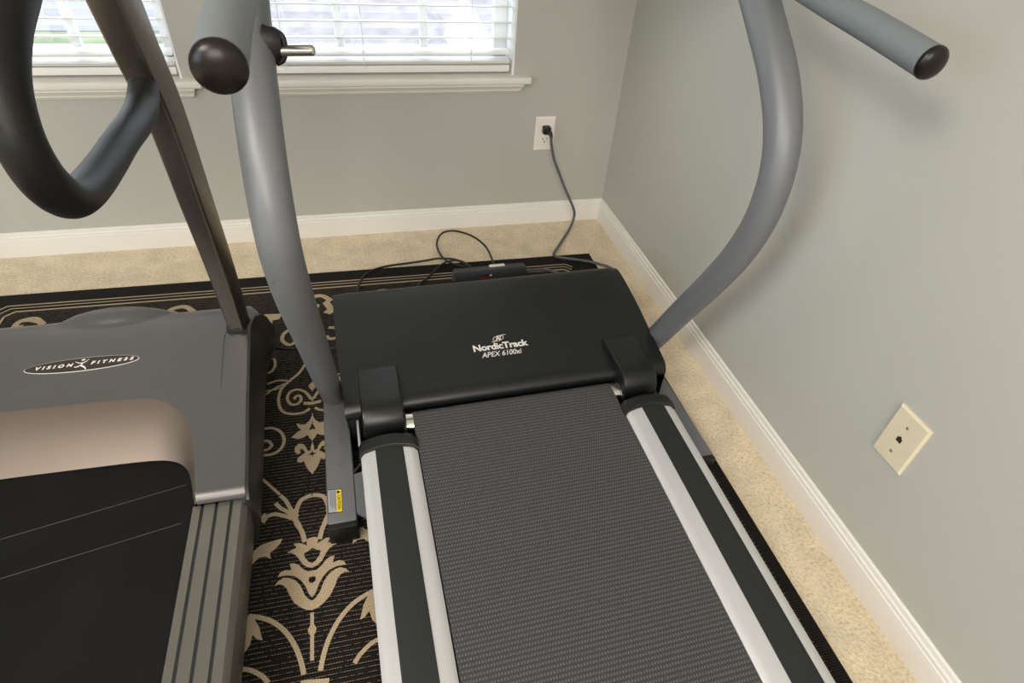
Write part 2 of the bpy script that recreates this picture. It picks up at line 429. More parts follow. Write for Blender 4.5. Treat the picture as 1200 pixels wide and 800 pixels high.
# ------------------------------------------------------------------ outside the windows
M_grass = mat('lawn', (0.13, 0.16, 0.085), 0.95, mottle=(0.8, 0.25))
M_road = mat('asphalt', (0.17, 0.165, 0.17), 0.9, mottle=(2, 0.1))
M_shing = mat('shingles', (0.21, 0.19, 0.195), 0.9, mottle=(4, 0.2))
M_side = mat('white_siding', (0.50, 0.50, 0.51), 0.7)
b = bmesh.new(); add_box(b, (-60, .5, -3.2), (60, 90, -3.0)); tag(structure('ground', b, M_grass), kind='structure')
b = bmesh.new(); add_box(b, (-60, 15.0, -2.999), (60, 21.0, -2.985)); tag(structure('street', b, M_road), kind='structure')
def house(x0, x1, y0, y1, zr, label, gable):
    root = thing('house', label, 'house', ((x0 + x1) / 2, y0, -3.0))
    b = bmesh.new(); add_box(b, (x0, y0, -3.0), (x1, y1, zr)); obj('siding_wall', b, M_side, root, 0)
    b = bmesh.new(); ym = (y0 + y1) / 2; zt = zr + (ym - y0) * .55
    add_loft(b, [[(x0 - .3, y0 - .4, zr - .1), (x0 - .3, ym, zt), (x0 - .3, y1 + .4, zr - .1), (x0 - .3, ym, zr - .15)],
                 [(x1 + .3, y0 - .4, zr - .1), (x1 + .3, ym, zt), (x1 + .3, y1 + .4, zr - .1), (x1 + .3, ym, zr - .15)]], True, True)
    obj('roof', b, M_shing, root, 0)
    for pa, pb, pc_ in gable:
        b = bmesh.new(); yg = y0 - .9; A_, B_, C2 = at(*pa, 1, yg), at(*pb, 1, yg), at(*pc_, 1, yg); zb = (A_.z + C2.z) / 2
        add_loft(b, [[(A_.x, y, zb), (B_.x, y, B_.z), (C2.x, y, zb)] for y in (yg, yg + .5)], True, True)
        add_box(b, (A_.x + .1, yg + .05, -3.0), (C2.x - .1, yg + .5, zb))
        obj('gable', b, M_side, root, 0)
    return root
house(-3.2, 9, 8.0, 16, -2.2, 'low house with brown shingle roof and white gable outside the right window', (((526, 52), (549, 2), (582, 52)),))

# ------------------------------------------------------------------ rug
A = Vector((-0.131, -0.254, 0)); Bc = Vector((-1.995, -0.230, 0)); Cc = Vector((-0.136, -3.0, 0)); Dc = Vector((-2.0, -2.98, 0))
rug_rot = -0.0129
RM = Matrix.Translation(A) @ Matrix.Rotation(rug_rot, 4, 'Z')
rug = thing('area_rug', 'black area rug with beige scroll and tulip pattern under both treadmills', 'rug', A, rug_rot)
RI = RM.inverted()
b = bmesh.new()
NX, NY = 30, 40; RT = .006
def rugz(p):
    return RT
g = []
for j in range(NY + 1):
    row = []
    for i in range(NX + 1):
        s, t = i / NX, j / NY
        p = (A * (1 - s) + Bc * s) * (1 - t) + (Cc * (1 - s) + Dc * s) * t
        row.append(b.verts.new((p.x, p.y, RT)))
    g.append(row)
for j in range(NY):
    for i in range(NX): b.faces.new((g[j][i], g[j][i + 1], g[j + 1][i + 1], g[j + 1][i]))
ed = [e for e in b.edges if len(e.link_faces) == 1]
r = bmesh.ops.extrude_edge_only(b, edges=ed)
for v in [x for x in r['geom'] if isinstance(x, bmesh.types.BMVert)]: v.co.z = 0.0
obj('rug_weave', b, M_rug, rug, 30)

# pattern, traced on the rug plane and mirrored about its axis
pat = bmesh.new()
PZ = RT + .0003
def rp(q): p = at(q[0], q[1], 2, RT); return (p.x, p.y)
def z1(pts): return [(280 + x / 3.635, 580 + y / 3.635) for x, y in pts]       # detail view A
def z2(pts): return [(280 + x / 4.0, 380 + y / 4.0) for x, y in pts]           # detail view B
AX0 = at(365.9, 760, 2, RT).to_2d(); AX1 = at(366.1, 455, 2, RT).to_2d()
axd = (AX1 - AX0).normalized()
def mir(p):
    v = Vector(p) - AX0; al = v.dot(axd); perp = v - axd * al; q = AX0 + axd * al - perp; return (q.x, q.y)
def in_rug(p): return -1.97 < p[0] < -0.15 and -2.95 < p[1] < -0.27
NPUT = [0]
def put(kind, pts, width=0.0, z=PZ, mi=0, both=True, dx=0.0, dy=0.0):
    for f in ((0, 1) if both else (0,)):
        NPUT[0] += 1; z += (NPUT[0] % 71) * 8e-6
        P = [(mir(p) if f else p) for p in pts]; P = [(x + dx, y + dy) for x, y in P]
        if not all(in_rug(p) for p in P): continue
        if kind == 's': stroke_bm(pat, P, width, z, mi)
        else:
            try:
                vs = [pat.verts.new((x, y, z)) for x, y in P]; fc = pat.faces.new(vs); fc.material_index = mi
            except ValueError: pass
half_polys = [
 z1([(150, 388), (166, 368), (190, 352), (212, 352), (240, 362), (262, 385), (280, 425), (296, 442), (313.5, 450), (313.5, 490), (285, 488), (262, 478), (235, 458), (214, 424), (203, 398), (188, 384), (170, 380)]),
 z1([(165, 350), (176, 330), (196, 320), (224, 320), (216, 292), (236, 290), (256, 298), (272, 314), (296, 326), (313.5, 322), (313.5, 437), (297, 420), (283, 388), (266, 364), (240, 346), (205, 342), (182, 346)]),
 z1([(205, 246), (228, 232), (246, 224), (232, 207), (256, 203), (276, 209), (290, 214), (288, 194), (296, 184), (313.5, 179), (313.5, 224), (292, 240), (276, 250), (282, 268), (298, 284), (313.5, 290), (313.5, 310), (290, 306), (272, 296), (256, 272), (240, 254), (222, 246)]),
 z1([(313.5, 545), (300, 560), (293, 576), (300, 594), (313.5, 608)]),
 z1([(42, 310), (44, 262), (66, 236), (92, 214), (130, 200), (186, 184), (176, 206), (152, 232), (132, 246), (136, 272), (112, 262), (84, 268), (60, 292)]),
 z1([(0, 520), (34, 512), (66, 528), (86, 560), (101, 618), (80, 616), (58, 596), (46, 640), (26, 668), (2, 690)]),
 z2([(346.5, 268), (334, 278), (325, 290), (334, 303), (346.5, 313)]),
 z2([(346.5, 345), (336, 334), (326, 322), (316, 325), (328, 342), (346.5, 362)]),
 z2([(303, 363), (346.5, 363), (346.5, 377), (303, 377)]),
 z2([(346.5, 414), (337, 440), (330, 452), (312, 468), (292, 470), (268, 464), (277, 482), (292, 494), (270, 508), (245, 530), (276, 538), (304, 530), (322, 518), (332, 534), (346.5, 546)]),
 z2([(346.5, 548), (337, 572), (335, 592), (322, 592), (314, 574), (300, 560), (278, 560), (262, 578), (262, 600), (280, 610), (290, 600), (284, 586), (300, 584), (312, 600), (296, 612), (276, 626), (272, 644), (290, 648), (304, 640), (314, 664), (328, 686), (346.5, 702)]),
]
dark_polys = [z1([(313.5, 348), (300, 352), (297, 362), (300, 372), (313.5, 377)]), z1([(313.5, 226), (304, 234), (302, 244), (306, 252), (313.5, 254)]),
              z2([(346.5, 452), (341, 470), (330, 494), (338, 496), (346.5, 486)]), z2([(346.5, 592), (341, 604), (322, 612), (341, 612), (346.5, 622)])]
half_strokes = [
 (z1([(281, 200), (268, 155), (244, 116), (244, 70), (262, 26), (290, 8), (311, 2)]), 20),
 (z1([(262, 140), (240, 106), (190, 88), (150, 82), (118, 92)]), 19),
 (z1([(118, 84), (106, 94), (106, 106), (116, 110)]), 24),
 (z1([(246, 104), (212, 74), (178, 56), (156, 34)]), 17),
 (z1([(250, 92), (220, 58), (200, 24), (176, 2)]), 17),
 (z1([(277, 764), (262, 700), (238, 640), (196, 580), (140, 538), (80, 520), (40, 516)]), 21),
 (z1([(0, 742), (50, 746), (100, 772), (126, 800)]), 20),
 (z2([(338, 350), (312, 318), (274, 306), (240, 318), (227, 348), (243, 374), (272, 374), (292, 354), (284, 334), (264, 340), (262, 352)]), 14),
 (z2([(318, 176), (282, 228), (226, 275), (196, 310), (186, 360), (202, 405), (244, 420), (300, 414), (333, 394)]), 14),
 (z2([(228, 264), (182, 264), (132, 280)]), 11), (z2([(218, 278), (172, 298), (126, 330)]), 10), (z2([(212, 290), (170, 306), (128, 312)]), 8),
 (z2([(138, 156), (164, 162), (170, 192), (156, 218), (136, 230)]), 13),
 (z2([(100, 494), (152, 486), (196, 505), (212, 545), (195, 585), (152, 610), (96, 614)]), 15),
 (z2([(108, 548), (138, 548), (154, 568), (132, 588), (104, 590), (94, 600)]), 15),
 (z2([(84, 702), (136, 748), (192, 798)]), 13),
]
def wd(px, q, s): # ribbon width in metres for a width of px detail pixels near photo pixel q
    p0 = at(q[0] - 2, q[1], 2, RT); p1 = at(q[0] + 2, q[1], 2, RT); return (p1 - p0).length / 4 * px / s
for dy in (0.0, -1.22):
    for dx in (0.0,):
        for P in half_polys: put('p', [rp(q) for q in P], dx=dx, dy=dy)
        for P in dark_polys: put('p', [rp(q) for q in P], dx=dx, dy=dy, z=PZ + .0008, mi=1)
        for k, (P, wpx) in enumerate(half_strokes): put('s', [rp(q) for q in P], wd(wpx, P[len(P) // 2], 3.635 if k < 7 else 4.0), dx=dx, dy=dy)
        put('s', [rp(q) for q in z1([(312, 500), (312, 600), (312, 706)])], .0065, both=False, dx=dx, dy=dy)
        put('s', [rp(q) for q in z1([(262, 806), (320, 801), (384, 795)])], .012, both=False, dx=dx, dy=dy)
# border: three fine lines with cut corners, scrolls between the lines and the field
def rl(x, y): p = RM @ Vector((x, y, 0)); return (p.x, p.y)
for k, (o, wl) in enumerate(((.0560, .0050), (.0700, .0040), (.0860, .0060))):
    xr = -.060 - o * .45; xl_ = -1.864 + .045 + o * .9; c = .02
    put('s', [rl(xr, -2.7), rl(xr, -1.2), rl(xr, -o - c)], wl, both=False); put('s', [rl(xr, -o - c), rl(xr - c / 2, -o - c / 2), rl(xr - c, -o)], wl, both=False)
    put('s', [rl(xr - c, -o), rl(-.9, -o), rl(xl_ + c, -o)], wl, both=False); put('s', [rl(xl_ + c, -o), rl(xl_ + c / 2, -o - c / 2), rl(xl_, -o - c)], wl, both=False)
    put('s', [rl(xl_, -o - c), rl(xl_, -1.2), rl(xl_, -2.7)], wl, both=False)
def z3(pts): return [(x / 2.857, 280 + y / 2.857) for x, y in pts]
for P in ([(885, 252), (945, 250), (935, 268), (912, 273), (912, 318), (900, 335), (896, 300), (890, 280)], [(1080, 215), (1096, 202), (1112, 220), (1122, 240), (1106, 252), (1082, 246), (1096, 236)]):
    put('p', [rp(q) for q in z3(P)], both=False)
for P, wp in (([(975, 300), (950, 318), (946, 340), (968, 354), (990, 345)], 13), ([(1100, 296), (1128, 300), (1130, 326), (1106, 334), (1092, 324)], 13),
              ([(44, 296), (60, 280), (96, 274), (128, 280), (136, 290)], 12), ([(50, 292), (78, 290)], 8), ([(552, 252), (575, 244), (596, 250)], 12)):
    put('s', [rp(q) for q in z3(P)], wd(wp, z3(P)[0], 2.857), both=False)
for k in range(9):   # the same border scrolls repeated along the back edge, mostly under the hoods
    x0 = -.30 - .19 * k
    if -1.12 < x0 < -.93: continue
    put('s', [rl(x0, -.155), rl(x0 - .03, -.125), rl(x0 - .065, -.135), rl(x0 - .065, -.17), rl(x0 - .035, -.175)], .016, both=False)
for f in pat.faces:
    f.normal_update()
    if f.normal.z < 0: f.normal_flip()
bmesh.ops.triangulate(pat, faces=[f for f in pat.faces if len(f.verts) > 4])
obj('rug_pattern', pat, [M_motif, M_rug], rug, 0, normals=False)
# dark binding between border and field
b = bmesh.new()
cp = [at(q[0], q[1], 2, RT + .003) for q in ((316, 398), (319, 405), (330, 408), (350, 408.5), (375, 408), (397, 407), (430, 404))]
cb = bmesh.new()
add_tube(cb, catmull(cp, 5), .0028, 8)
tag(obj('thin_cord', cb, M_cord, None, 60), 'thin dark cord end lying across the rug between the two treadmills', 'cord')

# ------------------------------------------------------------------ treadmill with black hood
TH = math.atan(0.018); MX = -0.608
TN = Vector((math.cos(TH), math.sin(TH), 0)); TD = Vector((-math.sin(TH), math.cos(TH), 0))
def L(x, y, z): return TN * (x + MX) + TD * y + Vector((0, 0, z))
TOPL = L
t_loc = L(0, -1.1, 0.0)
T1 = thing('treadmill', 'black treadmill with silver and black foot rails and grey curved uprights beside the right wall', 'treadmill', t_loc, TH)
def atL(u, v, x):
    d = _r[0] * ((u - 600) / FPX) + _r[1] * ((v - 400) / FPX) + _r[2]
    c = x + MX; t = (c - CAM_C.dot(TN)) / d.dot(TN); return CAM_C + d * t
XL, XR = -.407, .406
GZ = RT + .0021   # ground under the machine (rug surface)

def lbox(bm, lo, hi, bevel=.0, seg=2, mi=0):
    M = Matrix(((TN.x, TD.x, 0, MX * TN.x), (TN.y, TD.y, 0, MX * TN.y), (0, 0, 1, 0), (0, 0, 0, 1)))
    add_box(bm, lo, hi, bevel, seg, M, mi)

# base rails with rubber ends
TZ = .061
b = bmesh.new(); lbox(b, (-.430, -1.188, .018), (-.374, -.795, TZ), .004); base_l = obj('base_rail', b, M_grey, T1)
b = bmesh.new(); lbox(b, (.366, -1.188, .018), (.420, -.78, TZ), .004); base_r = obj('base_rail', b, M_grey, T1)
b = bmesh.new(); lbox(b, (-.374, -.92, .022), (.366, -.865, TZ - .002), .004); obj('cross_bar', b, M_grey, T1)
for x0, x1, pr in ((-.431, -.373, base_l), (.365, .421, base_r)):
    b = bmesh.new(); lbox(b, (x0, -1.200, GZ), (x1, -1.184, TZ - .003), .003); lbox(b, (x0, -1.195, GZ), (x1, -1.10, .028), .004)
    obj('rubber_end_cap', b, M_black, pr)
    b = bmesh.new(); lbox(b, (x0, -.93, GZ), (x1, -.86, .028), .004); obj('rubber_foot', b, M_black, pr)
# pivot bracket plate with bolt
b = bmesh.new()
poly = [(-.379, -1.075), (-.330, -1.065), (-.320, -1.215), (-.379, -1.165)]
add_loft(b, [[L(x, y, .050) for x, y in poly], [L(x, y, .056) for x, y in poly]], True, True)
br = obj('pivot_bracket', b, M_grey, T1, 20)
b = bmesh.new(); c = L(-.343, -1.135, .056); add_tube(b, [c, c + Vector((0, 0, .004)), c + Vector((0, 0, .009))], [.007, .007, .004], 6)
obj('bolt', b, M_screw, br, 30)
b = bmesh.new(); lbox(b, (-.356, -1.085, .03), (-.351, -.985, .125), .001); obj('lift_plate', b, M_alu, T1)

# warning label on the left base rail
lp = [at(383.5, 574, 2, TZ), at(400.5, 572.5, 2, TZ), at(401.5, 600, 2, TZ), at(384.5, 602, 2, TZ)]
def bil(s, t, dz=0): # s across (left->right), t down
    p = (lp[0] * (1 - s) + lp[1] * s) * (1 - t) + (lp[3] * (1 - s) + lp[2] * s) * t; return Vector((p.x, p.y, TZ + .0006 + dz))
b = bmesh.new()
def quad(bm, s0, s1, t0, t1, dz, mi):
    f = bm.faces.new([bm.verts.new(bil(s, t, dz)) for s, t in ((s0, t0), (s1, t0), (s1, t1), (s0, t1))]); f.material_index = mi
quad(b, 0, 1, 0, 1, 0, 1); quad(b, .035, .62, .03, .97, .0002, 0); quad(b, .62, .97, .03, .97, .0002, 2)
for k, e in enumerate((.92, .80, .88, .70)):
    s = .52 - k * .115
    for i in range(14):
        if i / 14 > e - .05: continue
        quad(b, s, s + .045, .08 + i * .062, .08 + i * .062 + .045, .0004, 1)
# letters run down the label, tops to the right
tb = text_bm('CAUTION', 1.0, 0, .02); xs = [v.co.x for v in tb.verts]; ys = [v.co.y for v in tb.verts]
for v in tb.verts:
    a = (v.co.x - min(xs)) / (max(xs) - min(xs)); c = (v.co.y - min(ys)) / (max(ys) - min(ys))
    v.co = bil(.68 + .22 * c, .26 + .62 * a, .0005)
merge(b, tb, 1); tb.free()
f = b.faces.new([b.verts.new(bil(s, t, .0005)) for s, t in ((.66, .06), (.66, .22), (.93, .14))]); f.material_index = 1
wl = obj('warning_label', b, [M_label, M_dark, M_yellow], base_l, 0, normals=False); wl['label'] = 'small yellow and grey sticker reading CAUTION'

# deck rails: crowned aluminium with a black tread strip
def railz(y, z=.150): return z + .036 * (y + 1.1)
def rail(xo0, xo1, strip):
    """cross-section from x = xo0 to xo1, tread strip between the two strip x"""
    y0, y1 = -2.65, -1.095; n = 15; prof = []
    sgn_out = xo0 if abs(xo0) > abs(xo1) else xo1
    for k in range(n):
        s = k / (n - 1); x = xo0 + (xo1 - xo0) * s; e = min(s, 1 - s); z = .004 * math.sin(PI * s)
        if e < .08: z -= .005 * (1 - (e / .08)) ** 2
        prof.append((x, z))
    b = bmesh.new()
    bot = [(xo1, -.045), (xo0, -.045)]
    P = prof + bot
    add_loft(b, [[L(x, y, railz(y) + z) for x, z in P] for y in (y0, y1)], True, True)
    o = obj('foot_rail', b, M_alu, T1, 50)
    b = bmesh.new(); q = []
    for k in range(9):
        x = strip[0] + (strip[1] - strip[0]) * k / 8; s = (x - xo0) / (xo1 - xo0); q.append((x, .004 * math.sin(PI * s) + .0012))
    q2 = q + [(q[-1][0], q[-1][1] - .002), (q[0][0], q[0][1] - .002)]
    for k in range(1, 8, 1): pass
    add_loft(b, [[L(x, y, railz(y) + z) for x, z in q2] for y in (y0 + .01, y1 - .002)], True, True)
    obj('rubber_tread', b, M_tread, o, 50)
    # front cap arching over the rail end
    b = bmesh.new(); m = 14; rings = []
    xa, xb = xo0 - .003, xo1 + .003
    for yy, dz in ((-1.106, .0035), (-1.104, .0062), (-1.094, .0085), (-1.080, .0075), (-1.074, .002), (-1.073, -.030)):
        rg = []
        for k in range(m + 1):
            s = k / m; e = min(s, 1 - s); z = .004 * math.sin(PI * s) - (.007 * (1 - e / .10) ** 2 if e < .10 else 0)
            rg.append(L(xa + (xb - xa) * s, yy + .010 * math.sin(PI * s) - (0.004 if e < .05 else 0), railz(yy) + z + dz))
        rg += [L(xb, yy, railz(yy) - .046), L(xa, yy, railz(yy) - .046)]
        rings.append(rg)
    add_loft(b, rings, True, True)
    obj('rail_cap', b, M_black, o, 35)
    return o
rail(-.352, -.240, (-.323, -.268))
rail(.221, .336, (.261, .3135))
# deck and side frame under the rails
b = bmesh.new(); 
add_loft(b, [[L(x, y, railz(y) + z) for x, z in ((-.335, -.05), (.318, -.05), (.318, -.022), (-.335, -.022))] for y in (-2.63, -1.10)], True, True)
obj('deck', b, M_black, T1, 20)
for x0 in (-.30, .18): b = bmesh.new(); lbox(b, (x0, -2.66, GZ), (x0 + .10, -2.52, .075), .01); obj('rear_foot', b, M_black, T1)
# running belt wrapped over the front roller
b = bmesh.new(); pr = []
by0 = -1.018; rz = railz(by0, .146) - .027; rr = .027
pr.append((-2.60, railz(-2.60, .146)))
for k in range(1, 40): y = -2.60 + (by0 + 2.60) * k / 40; pr.append((y, railz(y, .146)))
for k in range(13): a = PI / 2 - PI * k / 12; pr.append((by0 + rr * math.cos(a), rz + rr * math.sin(a)))
pr.append((-2.60, railz(-2.60, .146) - .054))
add_loft(b, [[L(x, y, z) for y, z in pr] for x in (-.2375, -.08, .08, .2195)], True, True)
obj('running_belt', b, M_belt, T1, 30)
b = bmesh.new(); add_tube(b, [L(-.275, by0, rz), L(.262, by0, rz)], .0264, 24); obj('front_roller', b, M_chrome, T1, 40)

# motor hood
HP = [(-.945, .112), (-.972, .119), (-.987, .134), (-.9865, .150), (-.972, .1625), (-.94, .1685), (-.88, .177), (-.80, .190), (-.73, .201), (-.69, .206), (-.66, .208), (-.636, .207), (-.620, .199), (-.612, .178), (-.612, .12), (-.61, .05)]
HC = catmull([(y, z, 0) for y, z in HP], 5)
def hood_w(y):  # half width
    return .383 - (.006 * max(0, (-.80 - y) / .17))
b = bmesh.new(); rings = []
NXH = 24
for p in HC:
    y, z = p.x, p.y; hw_ = hood_w(y); rg = []
    for k in range(NXH + 1):
        s = -1 + 2 * k / NXH; e = 1 - abs(s)
        x = s * hw_; dz = -.0035 * max(0, 1 - e / .03) ** 2
        yy = y
        rg.append(L(x, yy, max(z + dz, .03)))
    rg += [L(hw_, y, min(z - .02, .03) if z > .05 else .03), L(-hw_, y, min(z - .02, .03) if z > .05 else .03)]
    rings.append(rg)
add_loft(b, rings, False, False)
# side walls
for sg in (-1, 1):
    vs = [L(sg * hood_w(p.x), p.x, max(p.y - .0035, .03)) for p in HC] + [L(sg * .383, -.61, .03), L(sg * .377, -.955, .03)]
    b.faces.new([b.verts.new(v) for v in vs])
hood = obj('motor_hood', b, M_hood, T1, 40)
# under-hood dark tray closing the gap behind the roller
b = bmesh.new(); lbox(b, (-.372, -.955, .028), (.372, -.62, .11), .004); obj('hood_base', b, M_black, T1)

def hood_point(x, s):
    """x across, s = distance up the slope measured from the lip"""
    acc = 0; pts = [(p.x, p.y) for p in HC if p.y > .14 or p.x > -.97]
    st = [i for i, p in enumerate(HC) if p.x > -.967 and p.y > .16][0]
    for i in range(st, len(HC) - 1):
        a, c = HC[i], HC[i + 1]; d = math.hypot(c.x - a.x, c.y - a.y)
        if acc + d >= s: f = (s - acc) / d; return L(x, a.x + (c.x - a.x) * f, a.y + (c.y - a.y) * f + .0007)
        acc += d
def on_hood(bm, cx, cs, sx, sy):
    bmesh.ops.triangulate(bm, faces=bm.faces)
    for v in bm.verts: v.co = hood_point(cx + v.co.x * sx, cs + v.co.y * sy)
b = bmesh.new()
t = text_bm('NordicTrack', .0262, 0, .0009, spacing=.97); xs = [v.co.x for v in t.verts]; k = .134 / (max(xs) - min(xs))
on_hood(t, -.009, .097, k, 1.0); merge(b, t, 0); t.free()
t = text_bm('APEX 6100xi', .0215, .28, .00022, spacing=.98); xs = [v.co.x for v in t.verts]; k = .098 / (max(xs) - min(xs))
on_hood(t, -.011, .074, k, 1.0); merge(b, t, 0); t.free()
e = bmesh.new()  # emblem: tilted ring crossed by a slim double stroke
ring = [(.0125 * math.cos(a) + .004 * math.sin(a), .0066 * math.sin(a)) for a in [2 * PI * i / 24 for i in range(25)]]
stroke_bm(e, ring, .0012); stroke_bm(e, [(-.018, -.0075), (-.010, -.0072), (-.003, -.002), (.003, .0045), (.010, .0072), (.020, .0078)], .0013)
stroke_bm(e, [(-.006, -.006), (-.001, .0065)], .0024, n=2); stroke_bm(e, [(-.001, .0065), (.003, -.006)], .0030, n=2); stroke_bm(e, [(.003, -.006), (.007, .006)], .0020, n=2)
on_hood(e, -.008, .121, 1.0, 1.2); merge(b, e, 0); e.free()
lg = obj('hood_lettering', b, M_text, hood, 0, normals=False); lg['label'] = 'silver lettering and ring emblem'

# roller covers at both hood corners
for cx, w2 in ((-.299, .0435), (.284, .042)):
    b = bmesh.new(); prof = []
    pts = [(-.882, .165), (-.885, .178), (-.893, .184), (-.94, .187), (-.985, .187)]
    for k in range(9): a = math.radians(80 - 170 * k / 8); pts.append((-.998 - .046 * math.cos(a) * 1.0, .141 + .046 * math.sin(a)))
    pts += [(-.99, .085), (-.87, .085)]
    rings = []
    for s in (-1, -.985, -.94, -.86, .86, .94, .985, 1):
        ins = {1: .007, .985: .0035, .94: .001, .86: 0}[abs(s)]
        cy, cz = -.94, .135
        rings.append([L(cx + s * w2, y + (cy - y) / max(.001, math.hypot(cy - y, cz - z)) * ins, z + (cz - z) / max(.001, math.hypot(cy - y, cz - z)) * ins) for y, z in pts])
    add_loft(b, rings, True, True)
    obj('roller_cover', b, M_hood, T1, 32)
    # bushing between cover and roller
    b = bmesh.new(); sg = 1 if cx < 0 else -1; xi = cx + sg * w2
    add_tube(b, [L(xi - sg * .004, by0, rz + .002), L(xi + sg * .0025, by0, rz + .002)], .030, 20); obj('roller_bushing', b, M_black, T1, 40)

# uprights
PL_ = [(392, 473), (390.65, 471), (379, 435), (361.3, 390), (343, 346), (328.8, 300), (319.5, 250), (310.5, 200), (302.8, 140), (299, 109), (294, 60), (289, 10)]
PR_ = [(767, 396.5), (801.5, 362), (830, 336), (865, 303), (892.5, 260), (908, 220), (915.7, 180), (917.7, 160), (917.3, 120), (912, 80), (900.5, 40), (890.2, 0)]
def smooth_pts(P, it=2):
    for _ in range(it): P = [P[0]] + [(P[i - 1] + P[i] * 2 + P[i + 1]) / 4 for i in range(1, len(P) - 1)] + [P[-1]]
    return P
def upright(pix, x, base_y, rads):
    P = [atL(u, v, x) for u, v in pix]
    P = smooth_pts(P, 1)
    P = [p for p in P if p.z > TZ + .03]
    P.insert(0, L(x, base_y, TZ - .004))
    last = P[-1]; d = (P[-1] - P[-3]).normalized()
    P += [last + d * .07, last + d * .14 + Vector((0, 0, .012)), last + d * .22 + Vector((0, 0, .04))]
    C_ = catmull(P, 6)
    b = bmesh.new(); add_tube(b, C_, rads, 28, up=(0, 1, 0))
    return obj('upright', b, M_grey, T1, 50), P
up_l, PLw = upright(PL_[1:], XL, -.836, [.0250, .0262, .0272, .0274, .0272, .0270, .0272, .0275, .0277, .028, .028, .028])
up_r, PRw = upright(PR_, XR, -.812, [.0285, .0285, .029, .029, .0292, .0300, .0310, .0315, .0315, .0315, .0315, .0315])

# handlebars with grey foam and dark domed ends
def handle(p0, p1, p2, x, upper):
    a = atL(*p0, x); m_ = atL(*p1, x); c = atL(*p2, x); d = (c - m_).normalized()
    e = c + d * .10 + Vector((0, 0, .004)); P = [a, m_, c, e, e + Vector((0, .07, .035)), e + Vector((0, .11, .11)), e + Vector((0, .12, .19))]
    C_ = catmull(P, 6)
    b = bmesh.new(); add_tube(b, C_, .0205, 28, up=(1, 0, 0)); h = obj('handlebar', b, M_grip, T1, 50)
    b = bmesh.new(); dd = (C_[0] - C_[1]).normalized(); rr_ = .0205; R_ = []; Q = []
    for k in range(7): t_ = k / 6 * PI / 2 * .97; Q.append(C_[0] - dd * .001 + dd * (.011 * math.sin(t_))); R_.append((rr_ + .0006) * math.cos(t_) if k else rr_ + .0006)
    Q.insert(0, C_[0] - dd * .003); R_.insert(0, rr_ + .0006)
    add_tube(b, Q, R_, 28); obj('end_cap', b, M_capp, h, 60)
    return e
eL = handle((257, 79), (263.5, 40), (272, 0), XL + .012, PLw)
eR = handle((1092, 74), (1033, 38), (968, 0), XR - .002, PRw)
# console bridging the uprights above the picture
b = bmesh.new()
tops = (PLw[-1], PRw[-1]); zc = max(p.z for p in tops); yc = (PLw[-1] - Vector((0, 0, 0))).dot(TD)
lbox(b, (XL - .035, yc - .045, 1.15), (XR + .035, yc + .10, 1.36), .03, 4)
for x, P in ((XL, PLw), (XR, PRw)): add_tube(b, catmull([P[-1], P[-1] + Vector((0, .03, .05)), L(x, yc + .03, 1.20)], 4), .030, 20)
for e in (eL, eR): add_tube(b, catmull([e + Vector((0, .12, .19)), e + Vector((0, .13, .24))], 3), .0205, 16)
obj('console', b, M_black, T1, 40)
# spring pin on the left upright
b = bmesh.new(); c0 = at(321, 50, 0, -.988)
ux = TN
cc = atL(319, 52, XL + .026)
add_tube(b, [cc + Vector((-.010, 0, .002)), cc + Vector((.004, -.002, 0)), cc + Vector((.010, -.002, -.001))], [.017, .016, .012], 20, squash=(1.25, .85))
add_tube(b, catmull([cc + Vector((.004, 0, .016)), cc + Vector((.013, -.003, .010)), cc + Vector((.014, -.004, -.004)), cc + Vector((.010, -.004, -.016)), cc + Vector((.002, -.002, -.021))], 4), .0038, 10)
pk = obj('latch_bracket', b, M_black, up_l, 40)
b = bmesh.new(); p0 = cc + Vector((.006, -.004, -.006)); p1 = p0 + Vector((.044, -.004, .0015))
dv = (p1 - p0).normalized()
add_tube(b, [p0, p1 - dv * .0045, p1 - dv * .004, p1 - dv * .0035, p1 - dv * .002, p1], [.0066, .0066, .0058, .0066, .0058, .003], 18)
obj('chrome_pin', b, M_chrome, pk, 40)

# ------------------------------------------------------------------ taupe treadmill on the left
TV = 0.031; V_loc = Vector((-1.57, -1.2, 0))
T2 = thing('treadmill', 'taupe treadmill with ribbed side rails and square mast at the left edge', 'treadmill', V_loc, TV * .4)
VP_ = [(-1.200, .176), (-1.196, .186), (-1.186, .192), (-1.15, .196), (-1.05, .2115), (-.95, .229), (-.87, .242), (-.82, .249), (-.78, .252), (-.75, .251), (-.725, .245), (-.70, .232), (-.68, .21), (-.665, .15), (-.66, .04)]
VC = catmull([(y, z, 0) for y, z in VP_], 4)
def vh(y):
    if y <= VC[0].x: return VC[0].y
    for i in range(len(VC) - 1):
        a, c = VC[i], VC[i + 1]
        if a.x <= y <= c.x and c.x > a.x: return a.y + (c.y - a.y) * (y - a.x) / (c.x - a.x)
    return VC[-1].y
def vedge(y):   # right edge of the hood top
    for (a, xa), (c, xc) in zip(((-1.3, -1.137), (-1.17, -1.139), (-1.0, -1.146), (-.81, -1.150), (-.75, -1.136), (-.70, -1.160)), ((-1.17, -1.139), (-1.0, -1.146), (-.81, -1.150), (-.75, -1.136), (-.70, -1.160), (-.5, -1.175))):
        if a <= y <= c: return xa + (xc - xa) * (y - a) / (c - a)
    return -1.139
VW = -2.02      # far left side of the machine
CUT = [(-1.222, -1.198), (-1.229, -1.135), (-1.237, -1.085), (-1.248, -1.045), (-1.264, -1.010), (-1.288, -.985), (-1.318, -.968), (-1.355, -.962), (-1.42, -.960), (-1.55, -.958), (-1.72, -.958), (-1.80, -.962), (-1.86, -.985), (-1.90, -1.04), (-1.918, -1.12), (-1.925, -1.198)]
